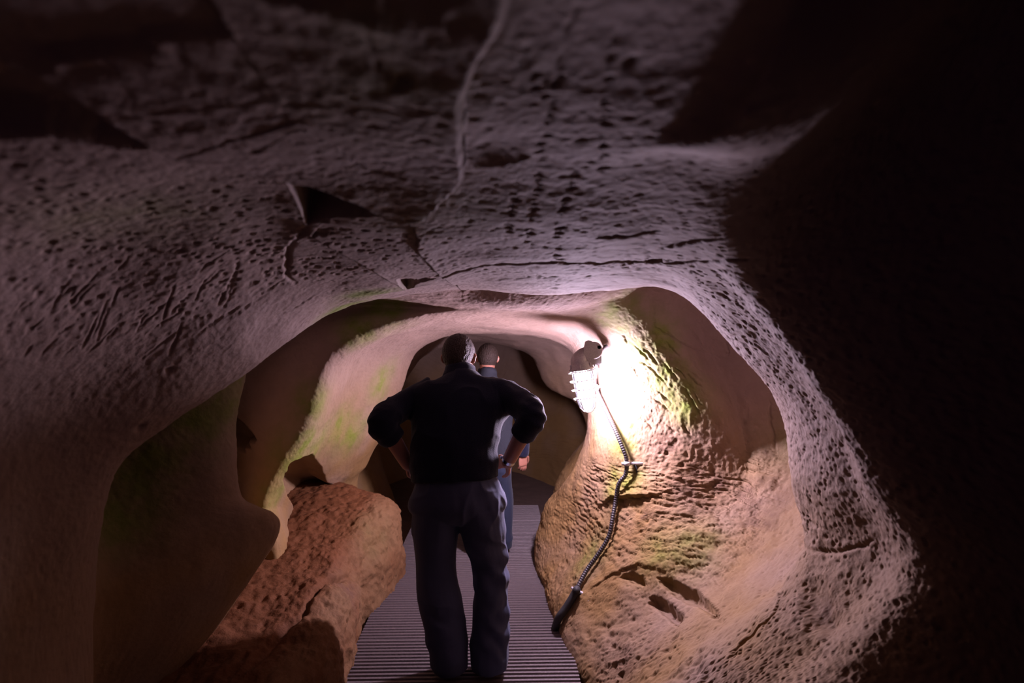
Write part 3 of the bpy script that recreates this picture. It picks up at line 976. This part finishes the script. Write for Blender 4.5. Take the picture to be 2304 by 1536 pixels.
def hand(bm, wrist, along, back, thumb_side, curl=0.5, size=1.0):
    """palm, four fingers and thumb. along: wrist to knuckles, back: back-of-hand direction"""
    a_ = Vector(along).normalized(); b_ = Vector(back); b_ = (b_ - a_ * b_.dot(a_)).normalized()
    s_ = a_.cross(b_) * thumb_side
    w = Vector(wrist)
    S_ = size
    rows = []
    for t, hw, hd in ((-.02, .026, .021), (.015, .030, .020), (.05, .040, .017), (.085, .041, .014), (.098, .038, .011)):
        rows.append((w + a_ * t * S_, hw * S_, hd * S_, s_, a_))
    etube(bm, rows, 20)
    for k, (off, ln_, r) in enumerate(((.029, .074, .0090), (.010, .082, .0093), (-.009, .076, .0088), (-.028, .060, .0078))):
        p = w + a_ * (.088 - .004 * k) * S_ + s_ * off * S_
        d0 = (a_ + s_ * off * 1.5).normalized()
        chain = [p - d0 * .01]
        ang = 0
        q = p
        for j, fr_ in enumerate((.45, .31, .24)):
            ang += curl * (0.55 + .35 * j) * (1 + .08 * k)
            dd = d0 * math.cos(ang) - b_ * math.sin(ang)
            q = q + dd * ln_ * fr_ * S_
            chain.append(q)
        tube(bm, [chain[0], chain[0].lerp(chain[1], .5), chain[1], chain[2], chain[3]], [r * S_ * f for f in (1.05, 1.0, 1.02, .92, .72)], 10)
        ball(bm, chain[3], r * .74 * S_, 2)
    p = w + a_ * .02 * S_ + s_ * .026 * S_ - b_ * .004
    d1 = (a_ * .55 + s_ * .75 - b_ * .25).normalized(); d2 = (a_ * .85 + s_ * .35 - b_ * .35).normalized(); d3 = (a_ * .95 + s_ * .05 - b_ * .4).normalized()
    q1 = p + d1 * .040 * S_; q2 = q1 + d2 * .033 * S_; q3 = q2 + d3 * .026 * S_
    tube(bm, [p, q1, q2, q3], [.015 * S_, .0125 * S_, .0105 * S_, .0075 * S_], 10)
    ball(bm, q3, .0077 * S_, 2)


def head_forms(bm, c, R, s_=1.0):
    """skull, jaw, nose, brow, lips and ears; R turns local (x right, y face-forward, z up)"""
    def L_(x, y, z_): return Vector(c) + R @ Vector((x * s_, y * s_, z_ * s_))
    ball(bm, L_(0, -.012, .030), (.076 * s_, .096 * s_, .085 * s_), 4, R)
    ball(bm, L_(0, .030, -.030), (.060 * s_, .064 * s_, .078 * s_), 4, R)
    ball(bm, L_(0, .062, -.085), (.030 * s_, .024 * s_, .022 * s_), 3, R)
    ball(bm, L_(0, .082, .028), (.050 * s_, .016 * s_, .013 * s_), 3, R)
    tube(bm, [L_(0, .086, .020), L_(0, .100, -.002), L_(0, .112, -.022), L_(0, .096, -.032)], [.009 * s_, .011 * s_, .014 * s_, .008 * s_], 10)
    for sg in (-1, 1):
        ball(bm, L_(sg * .013, .098, -.028), (.009 * s_,) * 3, 2)
        ball(bm, L_(sg * .042, .066, -.010), (.022 * s_, .018 * s_, .018 * s_), 3, R)
        ear = [L_(sg * .070, .004, .018), L_(sg * .082, -.006, .024), L_(sg * .085, -.014, .008), L_(sg * .081, -.008, -.012), L_(sg * .073, .004, -.022)]
        tube(bm, ear, [.006 * s_, .007 * s_, .0075 * s_, .007 * s_, .006 * s_], 8)
        ball(bm, L_(sg * .077, -.002, .000), (.005 * s_, .013 * s_, .019 * s_), 2, R)
    ball(bm, L_(0, .092, -.052), (.024 * s_, .010 * s_, .006 * s_), 3, R)
    ball(bm, L_(0, .090, -.064), (.020 * s_, .010 * s_, .007 * s_), 3, R)


def skin_mat(name, col):
    m_, nt_, b2 = new_mat(name)
    b2.inputs['Base Color'].default_value = (*col, 1)
    b2.inputs['Roughness'].default_value = 0.5
    b2.inputs['Subsurface Weight'].default_value = 0.25
    b2.inputs['Subsurface Radius'].default_value = (0.02, 0.006, 0.003)
    b2.inputs['Subsurface Scale'].default_value = 0.5
    return m_


def denim_mat(name, col):
    m_, nt_, b2 = new_mat(name)
    N_, L_ = nt_.nodes, nt_.links
    tc = N_.new('ShaderNodeTexCoord')
    n1 = N_.new('ShaderNodeTexNoise'); n1.inputs['Scale'].default_value = 8; n1.inputs['Detail'].default_value = 5
    w1 = N_.new('ShaderNodeTexNoise'); w1.inputs['Scale'].default_value = 420
    L_.new(tc.outputs['Object'], n1.inputs[0]); L_.new(tc.outputs['Object'], w1.inputs[0])
    mx = N_.new('ShaderNodeMix'); mx.data_type = 'RGBA'
    mx.inputs[6].default_value = (*[c * .75 for c in col], 1); mx.inputs[7].default_value = (*[c * 1.3 for c in col], 1)
    L_.new(n1.outputs[0], mx.inputs[0]); L_.new(mx.outputs[2], b2.inputs['Base Color'])
    bp = N_.new('ShaderNodeBump'); bp.inputs['Strength'].default_value = .3; bp.inputs['Distance'].default_value = .002
    L_.new(w1.outputs[0], bp.inputs['Height']); L_.new(bp.outputs[0], b2.inputs['Normal'])
    b2.inputs['Roughness'].default_value = .85
    b2.inputs['Specular IOR Level'].default_value = .2
    b2.inputs['Sheen Weight'].default_value = .08
    return m_


M_SKIN = skin_mat('warm skin', (0.30, 0.13, 0.085))
M_NAVY = simple('dark navy cotton', (0.006, 0.007, 0.018), 0.9, bump=0.35, bscale=260, vary=.2, spec=.15, sheen=.12)
M_GREYSHIRT = simple('grey blue cotton', (0.014, 0.015, 0.020), 0.85, bump=0.3, bscale=260, vary=.15, spec=.2)
M_JEANS = denim_mat('slate blue denim', (0.045, 0.052, 0.095))
M_JEANS2 = denim_mat('blue denim', (0.013, 0.017, 0.033))
M_SHOE = simple('dark brown leather', (0.035, 0.022, 0.018), 0.5, bump=.2, bscale=90, vary=.3)
M_SOLE = simple('black rubber sole', (0.012, 0.011, 0.012), 0.7)
M_HAIR1 = simple('grey brown hair', (0.03, 0.018, 0.014), 0.6, bump=0.9, bscale=140, vary=.5, spec=.3)
M_HAIR2 = simple('dark blond hair', (0.024, 0.014, 0.009), 0.6, bump=0.9, bscale=140, vary=.5, spec=.3)
M_METAL = simple('steel watch', (0.6, 0.6, 0.62), 0.25, 1.0)
M_EYE = simple('eye white', (0.7, 0.68, 0.65), 0.2)
M_IRIS = simple('dark iris', (0.03, 0.02, 0.015), 0.2)


def wrinkles(amt, sx, seed, zones=()):
    def fn(co, no):
        d = amt * fbm(co * np.array(sx), 1.0, 3, seed)
        r = 1 - np.abs(fbm(co * np.array(sx) * .8, 1.0, 2, seed + 9)) * 3.0
        d = d + amt * 1.4 * np.clip(r, 0, 1) ** 2
        for (c, rad_, k, f, a_) in zones:      # soft bunched folds around a point
            dd = np.exp(-((co - np.array(c)) ** 2).sum(1) / rad_ ** 2)
            ph = (co @ np.array(k)) * f + 2.2 * fbm(co, 9, 2, seed + 3)
            d = d + a_ * dd * np.sin(ph)
        return co + no * d[:, None]
    return fn


def hair_cap(name, c, R, s_, mat, parent, seed, low=-.045):
    bm = bmesh.new()
    bmesh.ops.create_icosphere(bm, subdivisions=6, radius=1.0)
    vs, kill = [], []
    for v in bm.verts:
        p = v.co.copy()
        q = Vector((p.x * .0815, p.y * .103 - .013, p.z * .097 + .025))
        v.co = q
    # hairline: above the brow in front, round the ears, down to the nape behind
    for v in bm.verts:
        x, y, z_ = v.co
        lim = .045 if y > .055 else (.045 + (low + .012 - .045) * min(1, (.055 - y) / .055) if y > 0 else low)
        if abs(x) > .062 and -.03 < y < .035: lim = max(lim, .020)
        if z_ < lim: kill.append(v)
    bmesh.ops.delete(bm, geom=kill, context='VERTS')
    for v in bm.verts:
        n_ = v.co.normalized()
        t = mnoise.noise(Vector((v.co.x * 160 + seed, v.co.y * 60, v.co.z * 42)))
        v.co = v.co + n_ * (0.0022 * t + 0.0015 * mnoise.noise(v.co * 300))
    r = bmesh.ops.solidify(bm, geom=bm.faces[:], thickness=.006)
    for v in bm.verts:
        v.co = Vector(c) + R @ (v.co * s_)
    return bm_obj(name, bm, mat, parent, True)


def shoe(name, heel, toe, parent):
    h, t = Vector(heel), Vector(toe)
    d = (t - h).normalized(); s_ = d.cross(Vector((0, 0, 1))).normalized()
    L_ = (t - h).length
    bm = bmesh.new()
    rows = []
    for f, hw, hh, zc in ((.0, .018, .03, .04), (.03, .033, .045, .052), (.18, .038, .048, .055), (.35, .038, .047, .054), (.5, .041, .037, .045), (.7, .047, .029, .037), (.88, .042, .023, .031), (.97, .028, .016, .025), (1.0, .012, .008, .022)):
        rows.append((h + d * L_ * f + Vector((0, 0, zc)), hw, hh, s_, d))
    etube(bm, rows, 20)
    tube(bm, [h + d * .045 + Vector((0, 0, .05)), h + d * .05 + Vector((0, 0, .11))], .042, 16)
    up = fuse(name, bm, .004, 3, M_SHOE, parent)
    bm = bmesh.new()
    outline = []
    for a_ in np.linspace(0, 2 * math.pi, 28, endpoint=False):
        f = .5 - .52 * math.cos(a_)
        hw = .038 + .012 * math.exp(-((f - .7) / .2) ** 2)
        outline.append(h + d * L_ * f + s_ * hw * math.sin(a_) * 1.05)
    lo = [bm.verts.new(p + Vector((0, 0, .001))) for p in outline]; hi = [bm.verts.new(p + Vector((0, 0, .020))) for p in outline]
    bm.faces.new(lo); bm.faces.new(hi[::-1])
    for k in range(28):
        bm.faces.new((lo[k], hi[k], hi[(k + 1) % 28], lo[(k + 1) % 28]))
    bmesh.ops.recalc_face_normals(bm, faces=bm.faces)
    bm_obj('sole', bm, M_SOLE, up)
    return up


def arm(bm, a_, e, w, r0, r1, r2):
    pts_ = [Vector(a_), Vector(a_).lerp(Vector(e), .5), Vector(e), Vector(e).lerp(Vector(w), .35), Vector(w)]
    tube(bm, curve_pts(pts_, 5), [r0 + (r1 - r0) * min(1, i / 10) if i <= 10 else r1 + (r2 - r1) * (i - 10) / 10 for i in range(21)], 18)
    ball(bm, a_, r0, 3); ball(bm, w, r2, 2)


# ---- near man: back to the camera, hands on his hips
M1 = empty('person', (-0.26, 2.78, 0.0), 'man in dark navy shirt and blue trousers seen from behind, hands on hips', 'person', None)
hc = Vector((-0.281, 3.00, 1.508))
HR = (Matrix.Rotation(math.radians(-6), 3, 'Z') @ Matrix.Rotation(math.radians(-24), 3, 'X'))
bm = bmesh.new()
head_forms(bm, hc, HR, 1.06)
tube(bm, [(-.268, 2.93, 1.36), (-.272, 2.955, 1.43), (-.278, 2.99, 1.49)], [.068, .062, .062], 20)
body_loft(bm, [(-.275, 2.76, .80, .17, .11), (-.278, 2.77, .95, .165, .11), (-.28, 2.80, 1.10, .17, .115), (-.275, 2.86, 1.24, .185, .115), (-.268, 2.91, 1.34, .16, .095), (-.268, 2.93, 1.39, .07, .07)])
SL, EL, WL = (-.535, 2.885, 1.300), (-.612, 2.70, 1.215), (-.520, 2.845, .985)
SR, ER, WR = (.008, 2.885, 1.325), (.095, 2.70, 1.245), (-.022, 2.845, .995)
for S_, E_, W_ in ((SL, EL, WL), (SR, ER, WR)):
    sx = 1 if S_ is SR else -1
    tube(bm, [(-.27 + sx * .10, 2.90, 1.33), S_], [.07, .058], 16)
    arm(bm, S_, E_, W_, .058, .051, .033)
hand(bm, WL, (.30, .93, -.12), (-.8, .35, .45), -1, .35, 1.0)
hand(bm, WR, (-.30, .93, -.12), (.8, .35, .45), 1, .35, 1.0)
for x0, x1, x2 in ((-.36, -.365, -.31), (-.155, -.10, -.105)):
    tube(bm, [(x0, 2.77, .82), (x0, 2.77, .70), (x1, 2.775, .475), (x2, 2.76, .28), (x2, 2.74, .07)], [.095, .085, .06, .055, .042], 18)
body1 = fuse('body', bm, .0055, 3, M_SKIN, M1)
hair_cap('hair', hc, HR, 1.06, M_HAIR1, M1, 3.0, -.060)
for sg in (-1, 1):
    bm = bmesh.new()
    ball(bm, hc + HR @ Vector((sg * .032, .083, .006)), .0125, 3)
    e_ = bm_obj('eye', bm, M_EYE, M1, True)
    bm = bmesh.new()
    ball(bm, hc + HR @ Vector((sg * .032, .0925, .006)), (.0055, .004, .0055), 2, HR)
    i_ = bm_obj('iris', bm, M_IRIS, None, True); i_.parent = e_

bm = bmesh.new()                                                     # shirt: trunk and half sleeves in one
body_loft(bm, [(-.276, 2.77, .93, .213, .152), (-.280, 2.78, 1.00, .212, .152), (-.283, 2.80, 1.10, .214, .150), (-.278, 2.845, 1.21, .235, .150),
               (-.270, 2.885, 1.29, .275, .142), (-.264, 2.915, 1.355, .235, .118), (-.266, 2.935, 1.395, .130, .100), (-.269, 2.95, 1.425, .085, .082)], 7, 36)
for S_, E_, W_ in ((SL, EL, WL), (SR, ER, WR)):
    sx = 1 if S_ is SR else -1
    Sv, Ev, Wv = Vector(S_), Vector(E_), Vector(W_)
    cuff = Ev.lerp(Wv, .36)
    pts_ = [Vector((-.27 + sx * .13, 2.90, 1.335)), Sv.lerp(Vector((-.27, 2.9, 1.33)), .2), Sv.lerp(Ev, .45), Ev + Vector((sx * .004, 0, 0)), cuff]
    tube(bm, curve_pts(pts_, 5), [.082, .082, .082, .081, .080, .078, .076, .075, .073, .072, .072, .071, .070, .069, .068, .067, .066, .065, .064, .063, .060], 22)
zn = [((.12, 2.72, 1.24), .10, (.5, .3, 1.0), 95, .0045), ((.03, 2.86, 1.36), .08, (.8, .2, .7), 110, .003), ((-.61, 2.7, 1.22), .1, (.5, .3, -1.0), 90, .004),
      ((-.10, 2.75, 1.0), .12, (.6, 0, 1), 60, .004), ((-.42, 2.75, 1.0), .12, (-.6, 0, 1), 60, .004)]
shirt = fuse('shirt', bm, .006, 4, M_NAVY, M1, wrinkles(.005, (7, 7, 5), 501, zn))
bm = bmesh.new()                                                     # stand-up collar
ca = Matrix.Translation((-.270, 2.965, 1.438)) @ Matrix.Rotation(math.radians(-28), 4, 'X')
lathe(bm, [(.086, -.030), (.080, -.012), (.0765, .008), (.0755, .026), (.0785, .027), (.082, .006), (.088, -.014), (.093, -.032)], ca, 32, cap=False)
bm_obj('collar', bm, M_NAVY, shirt, True)

bm = bmesh.new()                                                     # trousers
body_loft(bm, [(-.278, 2.765, 1.00, .180, .125), (-.275, 2.765, .935, .195, .135), (-.270, 2.765, .88, .215, .145), (-.264, 2.765, .81, .236, .150), (-.262, 2.765, .76, .20, .12), (-.262, 2.765, .73, .13, .08)], 5, 32)
body_loft(bm, [(-.355, 2.765, .80, .115, .13), (-.372, 2.77, .68, .112, .118), (-.374, 2.78, .56, .102, .100), (-.368, 2.775, .46, .098, .092), (-.345, 2.755, .33, .104, .095), (-.320, 2.74, .19, .096, .095), (-.302, 2.735, .085, .088, .095), (-.299, 2.74, .045, .084, .094)], 8, 28)
body_loft(bm, [(-.160, 2.765, .80, .118, .13), (-.140, 2.77, .68, .108, .118), (-.115, 2.79, .56, .093, .100), (-.101, 2.785, .46, .084, .090), (-.099, 2.765, .33, .087, .090), (-.104, 2.755, .19, .092, .094), (-.108, 2.75, .085, .092, .096), (-.108, 2.755, .045, .089, .095)], 8, 28)
zn = [((-.05, 2.72, .60), .13, (.35, 0, 1.0), 48, .007), ((-.04, 2.68, .48), .12, (1.0, 0, .7), 50, .008), ((-.06, 2.68, .36), .13, (-.75, 0, 1.0), 46, .009), ((-.06, 2.68, .20), .10, (1.0, 0, .9), 50, .009),
      ((-.36, 2.68, .30), .15, (.6, 0, 1.0), 42, .004), ((-.06, 2.68, .84), .12, (1, 0, .5), 60, .005), ((-.3, 2.70, .12), .10, (-.6, 0, 1.0), 50, .005)]
trousers = fuse('trousers', bm, .006, 3, M_JEANS, M1, wrinkles(.005, (8, 8, 5), 611, zn))
for s_, hx, tx, hy in ((0, -.300, -.325, 2.70), (1, -.108, -.080, 2.715)):
    shoe('shoe', (hx, hy, .001), (tx, hy + .29, .001), M1)
bm = bmesh.new()                                                     # watch on the right wrist
wv = (Vector(WR) - Vector(ER)).normalized()
wp = Vector(WR) - wv * .018
tube(bm, [wp - wv * .009, wp + wv * .009], .0345, 20, False)
bs = wv.cross(Vector((0, 1, 0))).normalized() * -1
ball(bm, wp + bs * .034, (.016, .016, .010), 2)
bm_obj('wristwatch', bm, M_METAL, M1, True)

# ---- far man, mostly hidden behind the near one
M2 = empty('person', (-0.17, 4.35, 0.0), 'farther man with bare right hand, mostly hidden behind the broad near man', 'person', None)
hc2 = Vector((-0.188, 4.36, 1.462))
HR2 = Matrix.Rotation(math.radians(6), 3, 'Z') @ Matrix.Rotation(math.radians(-16), 3, 'X')
bm = bmesh.new()
head_forms(bm, hc2, HR2, 1.0)
tube(bm, [(-.19, 4.30, 1.30), (-.19, 4.32, 1.37), (-.188, 4.35, 1.44)], [.060, .055, .056], 18)
body_loft(bm, [(-.17, 4.33, .78, .15, .10), (-.17, 4.33, .92, .145, .10), (-.175, 4.30, 1.08, .16, .105), (-.18, 4.29, 1.22, .165, .10), (-.185, 4.30, 1.31, .08, .07)])
SR2, ER2, WR2 = (.000, 4.30, 1.225), (.085, 4.30, .965), (.082, 4.36, .745)
SL2, EL2, WL2 = (-.365, 4.30, 1.225), (-.42, 4.32, .97), (-.40, 4.42, .76)
for S_, E_, W_ in ((SL2, EL2, WL2), (SR2, ER2, WR2)):
    sx = 1 if S_ is SR2 else -1
    tube(bm, [(-.18 + sx * .08, 4.30, 1.24), S_], [.06, .05], 14)
    arm(bm, S_, E_, W_, .050, .040, .027)
hand(bm, WR2, (.02, .05, -1), (.55, -.80, 0), -1, .42, 1.0)
hand(bm, WL2, (.02, .15, -1), (-.9, -.35, 0), 1, .38, 1.0)
for x0, x1 in ((-.25, -.25), (-.09, -.075)):
    tube(bm, [(x0, 4.33, .80), (x0, 4.33, .65), (x1, 4.35, .43), (x1, 4.33, .25), (x1, 4.32, .07)], [.085, .075, .055, .05, .04], 16)
fuse('body', bm, .0055, 2, M_SKIN, M2)
hair_cap('hair', hc2, HR2, 1.0, M_HAIR2, M2, 9.0, -.085)
for sg in (-1, 1):
    bm = bmesh.new()
    ball(bm, hc2 + HR2 @ Vector((sg * .031, .079, .006)), .012, 3)
    e_ = bm_obj('eye', bm, M_EYE, M2, True)
    bm = bmesh.new()
    ball(bm, hc2 + HR2 @ Vector((sg * .031, .088, .006)), (.005, .004, .005), 2, HR2)
    i_ = bm_obj('iris', bm, M_IRIS, None, True); i_.parent = e_
bm = bmesh.new()
body_loft(bm, [(-.172, 4.33, .72, .185, .135), (-.172, 4.33, .80, .185, .135), (-.175, 4.31, .98, .178, .13), (-.18, 4.29, 1.13, .190, .13), (-.183, 4.295, 1.22, .190, .115), (-.186, 4.31, 1.285, .12, .09), (-.188, 4.32, 1.33, .075, .075), (-.188, 4.335, 1.39, .066, .07)], 6, 30)
sh2 = fuse('shirt', bm, .007, 4, M_GREYSHIRT, M2, wrinkles(.005, (8, 8, 6), 701))
for S_, E_, W_ in ((SL2, EL2, WL2), (SR2, ER2, WR2)):
    sx = 1 if S_ is SR2 else -1
    bm = bmesh.new()
    pts_ = [Vector((-.18 + sx * .11, 4.30, 1.225)), Vector(S_), Vector(S_).lerp(Vector(E_), .5), Vector(E_), Vector(E_).lerp(Vector(W_), .55), Vector(W_) + Vector((0, 0, -.012))]
    tube(bm, curve_pts(pts_, 5), [.068] * 6 + [.064, .062, .060, .059, .058, .057, .056, .055, .054, .053, .052, .050, .049, .048, .047, .046, .046, .045, .044, .042], 18)
    sl_ = fuse('sleeve', bm, .006, 3, M_NAVY, M2, wrinkles(.004, (10, 10, 9), 720))
    sl_['label'] = 'dark sleeve'
bm = bmesh.new()
body_loft(bm, [(-.172, 4.33, .84, .165, .12), (-.170, 4.33, .75, .18, .125), (-.168, 4.33, .68, .175, .115)], 5, 28)
for x0, x1 in ((-.25, -.255), (-.088, -.070)):
    body_loft(bm, [(x0, 4.33, .74, .092, .11), (x0, 4.335, .60, .085, .095), (x1, 4.35, .44, .074, .08), (x1, 4.335, .28, .074, .08), (x1, 4.32, .12, .070, .08), (x1, 4.32, .045, .068, .08)], 6, 22)
fuse('trousers', bm, .007, 3, M_JEANS2, M2, wrinkles(.006, (9, 9, 6), 733))
for hx in (-.255, -.070):
    shoe('shoe', (hx, 4.285, .001), (hx + (.02 if hx > -.2 else -.02), 4.56, .001), M2)
